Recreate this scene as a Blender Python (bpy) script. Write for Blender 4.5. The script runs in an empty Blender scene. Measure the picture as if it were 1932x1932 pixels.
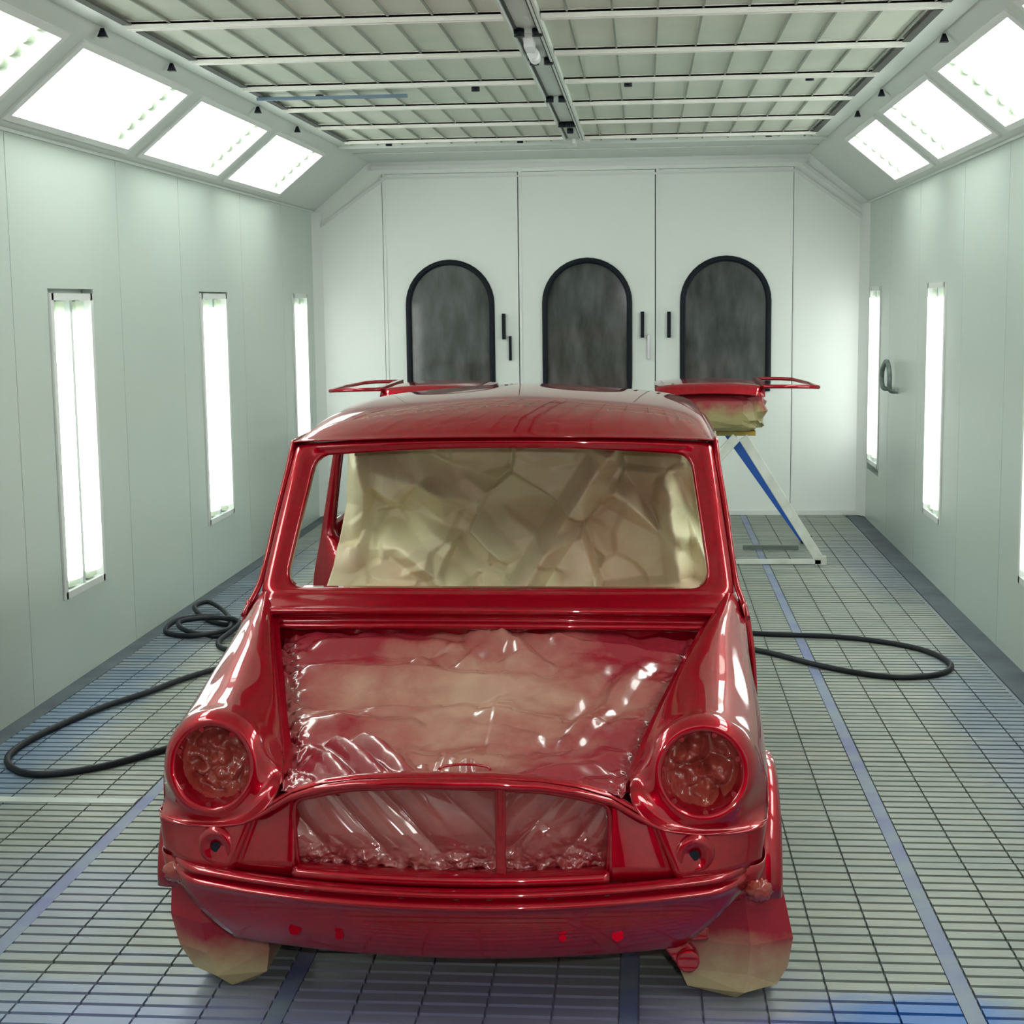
import bpy, bmesh, math, random
import numpy as np
from mathutils import Vector, Matrix, noise
random.seed(7)
S = bpy.context.scene
COL = S.collection

# ------------------------------------------------------------------ tagging
def tag(o, label=None, cat=None, group=None, kind=None):
    if label: o['label'] = label
    if cat: o['category'] = cat
    if group: o['group'] = group
    if kind: o['kind'] = kind
    return o

def empty(name, loc=(0, 0, 0), rz=0.0):
    o = bpy.data.objects.new(name, None)
    o.empty_display_size = .1
    o.location = loc
    o.rotation_euler = (0, 0, rz)
    COL.objects.link(o)
    return o

def link(name, me, mat, parent=None, loc=(0, 0, 0)):
    o = bpy.data.objects.new(name, me)
    if mat is not None: me.materials.append(mat)
    o.location = loc
    if parent is not None: o.parent = parent
    COL.objects.link(o)
    return o

def copy_tree(o, parent=None):
    c = o.copy()
    COL.objects.link(c)
    if parent is not None: c.parent = parent
    for ch in [x for x in list(S.objects) if x.parent == o]:
        copy_tree(ch, c)
    return c

# ------------------------------------------------------------------ mesh helpers
class MB:
    def __init__(s): s.v = []; s.f = []; s.sm = []
    def add(s, v, f, smooth=False):
        n = len(s.v); s.v += [tuple(p) for p in v]; s.f += [tuple(i + n for i in q) for q in f]
        s.sm += [smooth] * len(f); return s
    def box(s, x0, x1, y0, y1, z0, z1):
        v = [(x, y, z) for z in (z0, z1) for y in (y0, y1) for x in (x0, x1)]
        return s.add(v, [(0, 2, 3, 1), (4, 5, 7, 6), (0, 1, 5, 4), (2, 6, 7, 3), (0, 4, 6, 2), (1, 3, 7, 5)])
    def bar(s, a, b, w, h, up=(0, 0, 1)):
        a = Vector(a); b = Vector(b); d = (b - a).normalized(); up = Vector(up)
        sx = d.cross(up)
        if sx.length < 1e-4: sx = d.cross(Vector((1, 0, 0)))
        sx.normalize(); uz = sx.cross(d)
        v = [p + sx * (i * w / 2) + uz * (j * h / 2) for p in (a, b) for j in (-1, 1) for i in (-1, 1)]
        return s.add(v, [(0, 1, 3, 2), (4, 6, 7, 5), (0, 4, 5, 1), (2, 3, 7, 6), (0, 2, 6, 4), (1, 5, 7, 3)])
    def tube(s, pts, r, n=10, closed=False, flat=1.0):
        P = [Vector(p) for p in pts]; m = len(P); V = []; F = []
        prev = None
        for i, p in enumerate(P):
            if closed: t = P[(i + 1) % m] - P[i - 1]
            else: t = P[min(i + 1, m - 1)] - P[max(i - 1, 0)]
            t.normalize()
            if prev is None:
                a = t.cross(Vector((0, 0, 1)))
                if a.length < .05: a = t.cross(Vector((1, 0, 0)))
            else: a = prev - t * prev.dot(t)
            a.normalize(); prev = a.copy(); b = a.cross(t)
            rr = r[i] if isinstance(r, (list, tuple)) else r
            for k in range(n):
                q = 2 * math.pi * k / n
                V.append(p + a * (math.cos(q) * rr) + b * (math.sin(q) * rr * flat))
        for i in range(m if closed else m - 1):
            j = (i + 1) % m
            for k in range(n):
                l = (k + 1) % n
                F.append((i * n + k, i * n + l, j * n + l, j * n + k))
        s.add(V, F, True)
        if not closed:
            n0 = len(s.v) - m * n
            s.f.append(tuple(n0 + k for k in range(n))); s.sm.append(False)
            s.f.append(tuple(n0 + (m - 1) * n + k for k in reversed(range(n)))); s.sm.append(False)
        return s
    def cyl(s, c, ax, r, h, n=24, r2=None):
        c = Vector(c); ax = Vector(ax).normalized()
        a = ax.orthogonal().normalized(); b = ax.cross(a)
        r2 = r if r2 is None else r2
        V = [c + (a * math.cos(6.2832 * k / n) + b * math.sin(6.2832 * k / n)) * rr + ax * d
             for rr, d in ((r, -h / 2), (r2, h / 2)) for k in range(n)]
        s.add(V, [(k, (k + 1) % n, n + (k + 1) % n, n + k) for k in range(n)], True)
        n0 = len(s.v) - 2 * n
        s.f.append(tuple(n0 + k for k in reversed(range(n)))); s.sm.append(False)
        s.f.append(tuple(n0 + n + k for k in range(n))); s.sm.append(False)
        return s
    def prism(s, poly, y0, y1, f=lambda a, b, y: (a, y, b)):
        n = len(poly)
        s.add([f(a, b, y) for y in (y0, y1) for a, b in poly],
              [tuple(range(n)), tuple(range(2 * n - 1, n - 1, -1))] +
              [(k, n + k, n + (k + 1) % n, (k + 1) % n) for k in range(n)])
        return s
    def build(s, name, mat, parent=None, loc=(0, 0, 0), bevel=0, solid=0, recalc=True, off=0):
        me = bpy.data.meshes.new(name)
        me.from_pydata(s.v, [], s.f)
        me.polygons.foreach_set('use_smooth', s.sm)
        me.update()
        if recalc:
            bm = bmesh.new(); bm.from_mesh(me)
            bmesh.ops.recalc_face_normals(bm, faces=bm.faces); bm.to_mesh(me); bm.free()
        o = link(name, me, mat, parent, loc)
        if solid:
            m = o.modifiers.new('thickness', 'SOLIDIFY'); m.thickness = solid; m.offset = off
        if bevel:
            m = o.modifiers.new('bevel', 'BEVEL'); m.width = bevel; m.segments = 2; m.limit_method = 'ANGLE'
        return o

def pieces(mb, name, mat, parent, offset=(0, 0, 0), **k):
    """every unconnected piece of mb becomes a part of its own"""
    par = list(range(len(mb.v)))
    def find(a):
        while par[a] != a: par[a] = par[par[a]]; a = par[a]
        return a
    for f in mb.f:
        r = find(f[0])
        for q in f[1:]: par[find(q)] = r
    groups = {}
    for i, f in enumerate(mb.f): groups.setdefault(find(f[0]), []).append(i)
    out = []
    for r, fs in groups.items():
        used = sorted({v for i in fs for v in mb.f[i]}); ix = {v: n for n, v in enumerate(used)}
        m2 = MB(); m2.v = [mb.v[v] for v in used]; m2.f = [tuple(ix[v] for v in mb.f[i]) for i in fs]; m2.sm = [mb.sm[i] for i in fs]
        out.append(m2.build(name, mat, parent, loc=offset, **k))
    return out

def cr(P, n, closed=False):
    """Catmull-Rom through the points, n samples per span"""
    P = [np.array(p, float) for p in P]; m = len(P); out = []
    for i in range(m if closed else m - 1):
        if closed: p0, p1, p2, p3 = P[i - 1], P[i], P[(i + 1) % m], P[(i + 2) % m]
        else:
            p1, p2 = P[i], P[i + 1]
            p0 = P[i - 1] if i > 0 else 2 * p1 - p2
            p3 = P[i + 2] if i + 2 < m else 2 * p2 - p1
        for k in range(n):
            t = k / n
            out.append(.5 * (2 * p1 + (p2 - p0) * t + (2 * p0 - 5 * p1 + 4 * p2 - p3) * t * t + (3 * p1 - p0 - 3 * p2 + p3) * t ** 3))
    if not closed: out.append(P[-1])
    return out

def grid_mesh(mb, G, closed_u=False, smooth=True):
    nr, nc = len(G), len(G[0])
    V = [tuple(p) for r in G for p in r]; F = []
    for i in range(nr - 1):
        for j in range(nc if closed_u else nc - 1):
            k = (j + 1) % nc
            F.append((i * nc + j, i * nc + k, (i + 1) * nc + k, (i + 1) * nc + j))
    return mb.add(V, F, smooth)

def loft(rows, nu=5, nv=5, closed_u=False):
    R = [cr(r, nu, closed_u) for r in rows]
    C = [cr([R[i][j] for i in range(len(R))], nv) for j in range(len(R[0]))]
    return [[C[j][i] for j in range(len(C))] for i in range(len(C[0]))]

def mx(rows):  # mirror in x
    return [[(-p[0], p[1], p[2]) for p in r] for r in rows]

# ------------------------------------------------------------------ materials
def mat(name, col, rough=.5, metal=0.0, coat=0.0, spec=.5, emit=None, es=0.0, coatr=.03):
    m = bpy.data.materials.new(name); m.use_nodes = True
    b = m.node_tree.nodes['Principled BSDF']
    b.inputs['Base Color'].default_value = (*col, 1)
    b.inputs['Roughness'].default_value = rough
    b.inputs['Metallic'].default_value = metal
    b.inputs['Coat Weight'].default_value = coat
    b.inputs['Coat Roughness'].default_value = coatr
    b.inputs['Specular IOR Level'].default_value = spec
    if emit:
        b.inputs['Emission Color'].default_value = (*emit, 1); b.inputs['Emission Strength'].default_value = es
    return m

def N(m, t, **k):
    n = m.node_tree.nodes.new(t)
    for a, b in k.items():
        if a in n.inputs: n.inputs[a].default_value = b
        else: setattr(n, a, b)
    return n
def L(m, a, b): m.node_tree.links.new(a, b)
def bsdf(m): return m.node_tree.nodes['Principled BSDF']

def noisy(name, c1, c2, scale, rough=.5, metal=0, coat=0, bump=0, bscale=None, stretch=(1, 1, 1), detail=4, lo=.35, hi=.65, spec=.5):
    m = mat(name, c1, rough, metal, coat, spec)
    tc = N(m, 'ShaderNodeTexCoord'); mp = N(m, 'ShaderNodeMapping', Scale=stretch)
    L(m, tc.outputs['Object'], mp.inputs['Vector'])
    nz = N(m, 'ShaderNodeTexNoise', Scale=scale, Detail=detail); L(m, mp.outputs[0], nz.inputs['Vector'])
    rp = N(m, 'ShaderNodeValToRGB'); rp.color_ramp.elements[0].position = lo; rp.color_ramp.elements[1].position = hi
    rp.color_ramp.elements[0].color = (*c1, 1); rp.color_ramp.elements[1].color = (*c2, 1)
    L(m, nz.outputs['Fac'], rp.inputs[0]); L(m, rp.outputs[0], bsdf(m).inputs['Base Color'])
    if bump:
        n2 = N(m, 'ShaderNodeTexNoise', Scale=bscale or scale * 3, Detail=3.0); L(m, mp.outputs[0], n2.inputs['Vector'])
        bp = N(m, 'ShaderNodeBump', Strength=bump, Distance=.01); L(m, n2.outputs['Fac'], bp.inputs['Height'])
        L(m, bp.outputs[0], bsdf(m).inputs['Normal'])
    return m

RED = noisy('candy_red_paint', (.30, .0005, .009), (.36, .0007, .012), 60, rough=.38, metal=.45, coat=1.0, spec=.0)
bsdf(RED).inputs['Coat IOR'].default_value = 1.6
def painted_paper(name, tan, tan2, red, amount, rough, fn, coat=0.0, scale=3.0):
    """kraft paper / film whose overspray (red dust) settles by position: fn builds a 0..1 value socket from Object coords"""
    m = mat(name, tan, rough, 0, coat)
    tc = N(m, 'ShaderNodeTexCoord')
    nz = N(m, 'ShaderNodeTexNoise', Scale=scale, Detail=5.0, Roughness=.6); L(m, tc.outputs['Object'], nz.inputs['Vector'])
    base = N(m, 'ShaderNodeMix', data_type='RGBA'); base.inputs[6].default_value = (*tan, 1); base.inputs[7].default_value = (*tan2, 1)
    n3 = N(m, 'ShaderNodeTexNoise', Scale=scale * .7, Detail=2.0); L(m, tc.outputs['Object'], n3.inputs['Vector']); L(m, n3.outputs['Fac'], base.inputs[0])
    v = fn(m, tc)
    ad = N(m, 'ShaderNodeMath', operation='ADD'); L(m, nz.outputs['Fac'], ad.inputs[0]); L(m, v, ad.inputs[1])
    mr = N(m, 'ShaderNodeMapRange'); mr.inputs[1].default_value = .5; mr.inputs[2].default_value = 1.0
    mr.inputs[3].default_value = 0; mr.inputs[4].default_value = amount
    L(m, ad.outputs[0], mr.inputs[0])
    mix = N(m, 'ShaderNodeMix', data_type='RGBA'); L(m, mr.outputs[0], mix.inputs[0]); L(m, base.outputs[2], mix.inputs[6]); mix.inputs[7].default_value = (*red, 1)
    L(m, mix.outputs[2], bsdf(m).inputs['Base Color'])
    return m
def lin(m, tc, terms):
    """sum of |axis - c| * k terms"""
    sp = N(m, 'ShaderNodeSeparateXYZ'); L(m, tc.outputs['Object'], sp.inputs[0]); acc = None
    for ax, c, k, ab in terms:
        a = N(m, 'ShaderNodeMath', operation='SUBTRACT'); L(m, sp.outputs[ax], a.inputs[0]); a.inputs[1].default_value = c
        o = a.outputs[0]
        if ab:
            b = N(m, 'ShaderNodeMath', operation='ABSOLUTE'); L(m, o, b.inputs[0]); o = b.outputs[0]
        q = N(m, 'ShaderNodeMath', operation='MULTIPLY'); L(m, o, q.inputs[0]); q.inputs[1].default_value = k; o = q.outputs[0]
        if acc is None: acc = o
        else:
            s = N(m, 'ShaderNodeMath', operation='ADD'); L(m, acc, s.inputs[0]); L(m, o, s.inputs[1]); acc = s.outputs[0]
    return acc

WALL = noisy('pale_green_panel', (.55, .635, .585), (.59, .665, .61), .8, rough=.32, spec=.5)
BACKW = noisy('pale_door_panel', (.80, .85, .81), (.84, .88, .84), .7, rough=.4)
COVE = mat('white_green_steel', (.62, .68, .63), .4)
WHITE = mat('white_painted_steel', (.74, .77, .74), .35)
SEAM = mat('panel_joint', (.36, .42, .38), .6)
FILTER = noisy('ceiling_filter_cloth', (.64, .70, .60), (.70, .74, .64), 2.5, rough=.9, spec=.1)
WIRE = mat('grey_wire', (.25, .29, .24), .5)
DARK = mat('dark_gap', (.07, .08, .07), .7)
BLACK = mat('black_rubber', (.008, .012, .018), .5, spec=.2)
HOSE = mat('black_hose', (.012, .015, .02), .5, spec=.25)
STEEL = mat('bright_steel', (.62, .62, .64), .3, .8)
BLUE = mat('blue_paint', (.01, .09, .42), .4)
BLUEBAR = mat('dull_blue_bar', (.16, .24, .33), .5)
ALU = noisy('grey_white_leg', (.50, .52, .46), (.62, .65, .60), 9, rough=.5)
TUBE = mat('lit_tube', (1, 1, 1), .5, emit=(.96, 1, .955), es=4.7)
TUBEW = mat('lit_wall_tube', (1, 1, 1), .5, emit=(.96, 1, .97), es=2.2)
REFL = mat('lamp_reflector', (.85, .9, .85), .4, emit=(.93, 1, .93), es=.75)
GREYR = mat('grey_reflector', (.42, .50, .46), .5)
CAP = mat('pale_green_lamp_end', (.50, .60, .45), .5)

def floor_mat(name, c1, c2, blue_k):
    m = mat(name, c1, .45, .15)
    tc = N(m, 'ShaderNodeTexCoord')
    mp = N(m, 'ShaderNodeMapping', Scale=(.9, 2.2, 1)); L(m, tc.outputs['Object'], mp.inputs[0])
    nz = N(m, 'ShaderNodeTexNoise', Scale=2.2, Detail=6.0, Roughness=.65); L(m, mp.outputs[0], nz.inputs['Vector'])
    rp = N(m, 'ShaderNodeValToRGB'); rp.color_ramp.elements[0].position = .3; rp.color_ramp.elements[1].position = .7
    rp.color_ramp.elements[0].color = (*c1, 1); rp.color_ramp.elements[1].color = (*c2, 1)
    L(m, nz.outputs['Fac'], rp.inputs[0])
    cur = rp.outputs[0]
    # old overspray stains (centre x, y, radius x, radius y, colour, strength)
    for cx, cy, rx, ry, col, k in [(.1, 3.25, 1.3, .50, (.27, .24, .42), .75), (-.9, 3.1, .9, .6, (.20, .25, .40), .7), (1.10, 3.38, .36, .20, (.03, .13, .40), 1.1), (1.0, 3.15, .8, .26, (.10, .14, .38), .9),
                                   (-1.85, 5.6, .30, 1.9, (.12, .20, .32), .75), (-1.85, 8.5, .32, 2.6, (.10, .14, .20), .8), (1.85, 5.5, .3, 2.2, (.13, .18, .28), .6),
                                   (1.9, 9.6, .35, 1.6, (.10, .13, .18), .7), (-1.2, 4.0, .5, .5, (.24, .27, .38), .5), (0, 11.4, 2.2, .6, (.18, .18, .16), .4)]:
        p2 = N(m, 'ShaderNodeMapping'); p2.inputs['Location'].default_value = (-cx / rx, -cy / ry, 0); p2.inputs['Scale'].default_value = (1 / rx, 1 / ry, 0)
        L(m, tc.outputs['Object'], p2.inputs[0])
        ln = N(m, 'ShaderNodeVectorMath', operation='LENGTH'); L(m, p2.outputs[0], ln.inputs[0])
        n2 = N(m, 'ShaderNodeTexNoise', Scale=3.5, Detail=5.0, Roughness=.7); L(m, mp.outputs[0], n2.inputs['Vector'])
        a = N(m, 'ShaderNodeMath', operation='MULTIPLY_ADD'); L(m, n2.outputs['Fac'], a.inputs[0]); a.inputs[1].default_value = 1.2; L(m, ln.outputs['Value'], a.inputs[2])
        r = N(m, 'ShaderNodeMapRange'); L(m, a.outputs[0], r.inputs[0]); r.inputs[1].default_value = .9; r.inputs[2].default_value = 1.7
        r.inputs[3].default_value = k * blue_k; r.inputs[4].default_value = 0
        r.interpolation_type = 'SMOOTHSTEP'
        mix = N(m, 'ShaderNodeMix', data_type='RGBA'); L(m, r.outputs[0], mix.inputs[0]); L(m, cur, mix.inputs[6]); mix.inputs[7].default_value = (*col, 1)
        cur = mix.outputs[2]
    L(m, cur, bsdf(m).inputs['Base Color'])
    return m
FLOOR = floor_mat('galvanised_grating', (.195, .235, .215), (.30, .315, .27), 1.0)
PIT = floor_mat('floor_filter_below', (.21, .24, .28), (.27, .31, .32), 1.0)
BEAM = noisy('blue_grey_beam', (.14, .16, .33), (.20, .25, .30), 3, rough=.5, stretch=(1, 2, 1))

# ------------------------------------------------------------------ room
XL, XR, YB, YF = -2.05, 2.11, 11.85, -1.2
ZW, ZC = 2.33, 2.70            # top of the walls, ceiling
XCL, XCR = -1.60, 1.66         # upper edges of the sloped coves

# walls made of upright sheets with narrow joints
def wall_side(name, x, sgn):
    mb = MB(); ys = [YF, -.3, .8, 1.9, 3.0, 4.1, 5.2, 6.05, 7.35, 8.35, 9.65, 10.75, YB]
    slots = [(6.42, 6.97), (8.68, 9.28), (11.02, 11.54)] if sgn < 0 else [(6.44, 6.97), (8.78, 9.36), (11.14, 11.70)]
    for a, b in zip(ys[:-1], ys[1:]):
        a2, b2 = a + .003, b - .003
        cuts = [s for s in slots if s[0] > a and s[1] < b]
        x0, x1 = sorted((x, x + sgn * .05))
        if not cuts: mb.box(x0, x1, a2, b2, -.05, ZW)
        for s in cuts:
            mb.box(x0, x1, a2, s[0], -.05, ZW); mb.box(x0, x1, s[1], b2, -.05, ZW)
            mb.box(x0, x1, s[0], s[1], -.05, .37); mb.box(x0, x1, s[0], s[1], 1.71, ZW)
    mb.box(*sorted((x + sgn * .055, x + sgn * .12)), YF, YB, -.05, ZW)
    return tag(mb.build(name, WALL), kind='structure')
wall_side('wall_left', XL, -1)
wall_side('wall_right', XR, 1)

# back wall around three door leaves
mb = MB()
mb.box(XL - .1, -1.523, YB, YB + .08, -.05, ZC + .1)
mb.box(1.563, XR + .1, YB, YB + .08, -.05, ZC + .1)
mb.box(-1.523, 1.563, YB, YB + .08, 2.60, ZC + .1)
tag(mb.build('wall_back', BACKW), kind='structure')
mb = MB(); mb.box(-5, 5, -5.1, -5.0, -.06, 4.0); mb.box(-5, 5, -5, YF, -.10, -.06)
tag(mb.build('wall_front', mat('unseen_dark_wall', (.07, .07, .065), .8)), kind='structure')  # unseen wall behind the camera, made dark so the car paint mirrors less light

def arch(cx, w, zb, zt, n=20, cut=0):
    r = w / 2; p = []
    if cut: p += [(cx - r, zb + cut), (cx - r + cut, zb)]
    else: p += [(cx - r, zb)]
    p += [(cx + r, zb)]
    p += [(cx + r * math.cos(math.pi * k / n), zt - r + r * math.sin(math.pi * k / n)) for k in range(n + 1)]
    return p
PANE = mat('dark_window_pane', (.055, .062, .056), .06, 0, 0, .9)
def pane_mat():
    m = noisy('reflection_mottled_glass', (.05, .056, .05), (.16, .17, .17), 3.2, rough=.07, spec=.8, lo=.3, hi=.8, stretch=(3, 1, 1))  # pale mottling in the pane colour stands in for reflections
    return m
PANE = pane_mat()
xs = [-1.523, -.49, .54, 1.563]
wins = [-1.016, .026, 1.065]
for i in range(3):
    x0, x1 = xs[i] + .004, xs[i + 1] - .004
    cx = wins[i]; zb, zt = .955, 1.935; w = .64
    n = 20
    A = [(cx - w / 2, zb)] + [(cx + w / 2, zb)] + [(cx + w / 2 * math.cos(math.pi * k / n), zt - w / 2 + w / 2 * math.sin(math.pi * k / n)) for k in range(n + 1)]
    # leaf with an arched hole: bridge the hole outline to the rectangle outline
    def toRect(p):
        dx, dz = p[0] - cx, p[1] - 1.45
        t = min(((x1 - cx) if dx > 0 else (cx - x0)) / max(abs(dx), 1e-6), ((2.597 - 1.45) if dz > 0 else (1.45 - .012)) / max(abs(dz), 1e-6))
        return (cx + dx * t, 1.45 + dz * t)
    mb = MB(); H = []
    for a, b in zip(A, A[1:] + A[:1]):
        for k in range(8): H.append((a[0] + (b[0] - a[0]) * k / 8, a[1] + (b[1] - a[1]) * k / 8))
    Rr = [toRect(p) for p in H]
    # snap corners
    for cxy in [(x0, .012), (x1, .012), (x0, 2.597), (x1, 2.597)]:
        j = min(range(len(Rr)), key=lambda q: (Rr[q][0] - cxy[0]) ** 2 + (Rr[q][1] - cxy[1]) ** 2); Rr[j] = cxy
    m_ = len(H)
    V = [(p[0], YB + .0, p[1]) for p in H] + [(p[0], YB, p[1]) for p in Rr] + [(p[0], YB + .06, p[1]) for p in H] + [(p[0], YB + .06, p[1]) for p in Rr]
    F = []
    for k in range(m_):
        l = (k + 1) % m_
        F += [(k, l, m_ + l, m_ + k), (2 * m_ + k, 3 * m_ + k, 3 * m_ + l, 2 * m_ + l), (k, 2 * m_ + k, 2 * m_ + l, l), (m_ + k, m_ + l, 3 * m_ + l, 3 * m_ + k)]
    mb.add(V, F)
    d = tag(mb.build('door_%d' % (i + 1), BACKW), kind='structure')
    fr = [(p[0], YB - .008, p[1]) for p in H]
    MB().tube(fr, .021, 8, closed=True).build('window_gasket', BLACK, d)
    mp_ = MB(); mp_.prism(A, YB + .012, YB + .02); mp_.build('window_pane', PANE, d)
    # handles: a long black pull and a lower latch
    hx = [(-.606, 1.35, 1.545), (.443, 1.352, 1.548), (.642, 1.35, 1.545)][i]
    hb = MB(); hb.box(hx[0] - .014, hx[0] + .014, YB - .035, YB - .018, hx[1], hx[2]); hb.box(hx[0] - .01, hx[0] + .01, YB - .02, YB, hx[1] + .01, hx[1] + .03); hb.box(hx[0] - .01, hx[0] + .01, YB - .02, YB, hx[2] - .03, hx[2] - .01)
    hb.build('door_handle', BLACK, d, bevel=.004)
    if i < 2:
        lb = MB(); xx = hx[0] + .047
        lb.box(xx - .010, xx + .010, YB - .03, YB, 1.19, 1.375)
        tagm = BLACK if i == 0 else STEEL
        lb.build('door_latch', tagm, d, bevel=.003)
# cover strips between leaves, along the top and the coves on the back wall
mb = MB()
for x in xs: mb.box(x + .006, x + .026, YB - .006, YB, .01, 2.60)
for o in pieces(mb, 'trim_1', BACKW, None): o['kind'] = 'structure'
mb = MB(); mb.box(XCL, XCR, YB - .02, YB, 2.63, 2.66); mb.box(XCL + .05, XCR - .05, YB - .012, YB, 2.56, 2.575)
mb.bar((XL + .02, YB - .008, 2.20), (XCL + .12, YB - .008, 2.58), .02, .02); mb.bar((XR - .02, YB - .008, 2.20), (XCR - .10, YB - .008, 2.58), .02, .02)
mb.bar((XR - .02, YB - .008, 2.27), (XCR - .03, YB - .008, 2.62), .012, .02)
mb.build('trim_2', WHITE)['kind'] = 'structure'
mb = MB()   # upright corner profiles
mb.prism([(XL, YB), (XL + .06, YB), (XL, YB - .10)], -.0, ZW - .01, f=lambda a, b, z: (a, b, z))
mb.prism([(XR, YB), (XR, YB - .10), (XR - .06, YB)], -.0, ZW - .01, f=lambda a, b, z: (a, b, z))
mb.build('trim_3', WHITE)['kind'] = 'structure'
mb = MB(); mb.box(XL + .05, XR - .05, YB - .012, YB, .0, .035)
mb.build('baseboard_back', WHITE)['kind'] = 'structure'

# sloped coves with window cut-outs for the lamp boxes
def cove_pt(sgn, y, t, n=0.0):
    xw, xc = (XL, XCL) if sgn < 0 else (XR, XCR)
    dx, dz = xc - xw, ZC - ZW; l = math.hypot(dx, dz)
    nx, nz = dz / l * (1 if sgn < 0 else -1), -abs(dx) / l     # towards the room
    return (xw + dx * t + nx * n, y, ZW + dz * t + nz * n)
panL = [(-1.2 + .1, .1), (.3, 1.55), (1.75, 3.0), (3.0 + .25, 4.40), (4.42 + .0, 5.76)]
LAMP_L = [(1.26, 2.66), (2.80, 4.22), (4.37, 5.78), (5.95, 7.38), (7.56, 8.95), (9.12, 10.49)]
LAMP_R = [(1.20, 2.56), (2.70, 4.10), (4.26, 5.66), (5.82, 7.20), (7.41, 8.78), (8.99, 10.25)]
T0, T1 = .10, .82
for nm, sgn, LM in (('left', -1, LAMP_L), ('right', 1, LAMP_R)):
    mb = MB()
    def q(y0, y1, t0, t1):
        a = [cove_pt(sgn, y, t, n) for n in (0, -.03) for (y, t) in ((y0, t0), (y1, t0), (y1, t1), (y0, t1))]
        mb.add(a, [(0, 1, 2, 3), (7, 6, 5, 4), (0, 4, 5, 1), (1, 5, 6, 2), (2, 6, 7, 3), (3, 7, 4, 0)])
    q(YF, YB, 0, T0); q(YF, YB, T1, 1)
    ys = [YF] + [v for ab in LM for v in ab] + [YB]
    for k in range(0, len(ys), 2): q(ys[k], ys[k + 1], T0, T1)
    # lip at the foot of the cove
    mb.bar(cove_pt(sgn, YF, .0, .008), cove_pt(sgn, YB, .0, .008), .018, .012)
    tag(mb.build('ceiling_cove_' + nm, COVE), kind='structure')

# lamp boxes in the coves
def cove_lamp(sgn, y0, y1, label):
    root = empty('ceiling_light', cove_pt(sgn, y0, 0, 0))
    ox, oy, oz = root.location
    def P(y, t, n): p = cove_pt(sgn, y, t, n); return (p[0] - ox, p[1] - oy, p[2] - oz)
    fr = MB()
    def slab(mb_, y0, y1, t0, t1, n0, n1):
        a = [P(y, t, n) for n in (n1, n0) for (y, t) in ((y0, t0), (y1, t0), (y1, t1), (y0, t1))]
        mb_.add(a, [(0, 1, 2, 3), (7, 6, 5, 4), (0, 4, 5, 1), (1, 5, 6, 2), (2, 6, 7, 3), (3, 7, 4, 0)])
    w = .035; wt = w / .6
    slab(fr, y0 - .012, y0 + w, T0 - .02, T1 + .02, -.0, .012); slab(fr, y1 - .022, y1 + .012, T0 - .02, T1 + .02, 0, .012)
    slab(fr, y0 + w, y1 - .022, T0 - .02, T0 + .03, 0, .012); slab(fr, y0 + w, y1 - .022, T1 - .03, T1 + .02, 0, .012)
    fr.build('frame', WHITE, root)
    bk = MB(); slab(bk, y0, y1, T0, T1, -.12, -.10)
    slab(bk, y0, y0 + .01, T0, T1, -.10, -.0); slab(bk, y1 - .01, y1, T0, T1, -.10, 0)
    slab(bk, y0, y1, T0, T0 + .015, -.10, 0); slab(bk, y0, y1, T1 - .015, T1, -.10, 0)
    bk.build('reflector', REFL, root)
    n = 6
    for k in range(n):
        t = T0 + (T1 - T0) * (k + .5) / n
        tb = MB(); tb.tube([P(y0 + .05, t, -.055), P(y1 - .13, t, -.055)], .024, 10); tb.build('tube', TUBE, root)
        cp = MB(); cp.tube([P(y1 - .13, t, -.055), P(y1 - .06, t, -.055)], .027, 8)
        cp.tube([P(y0 + .015, t, -.055), P(y0 + .05, t, -.055)], .027, 8); pieces(cp, 'socket', CAP, root)
    return tag(root, label, 'light', 'lamp boxes in the sloped coves')
nL = ['behind the camera', 'behind the camera', None]
tl = {3: 'large lit lamp box in the left cove, nearest one seen whole', 4: 'lit lamp box in the left cove, middle of the three seen whole', 5: 'smallest lit lamp box in the left cove, nearest the back doors',
      2: 'lit lamp box in the left cove, cut off by the upper left photo corner', 1: 'lit lamp box in the left cove above the camera', 0: 'lit lamp box in the left cove behind the camera'}
tr = {3: 'large lit lamp box in the right cove, cut off by the photo edge', 4: 'lit lamp box in the right cove, middle one of three', 5: 'smallest lit lamp box in the right cove, nearest the back doors',
      2: 'lit lamp box in the right cove nearly out of view at the right corner', 1: 'lit lamp box in the right cove above the camera', 0: 'lit lamp box in the right cove behind the camera'}
for k, (a, b) in enumerate(LAMP_L): cove_lamp(-1, a, b, tl[k])
for k, (a, b) in enumerate(LAMP_R): cove_lamp(1, a, b, tr[k])

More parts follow.
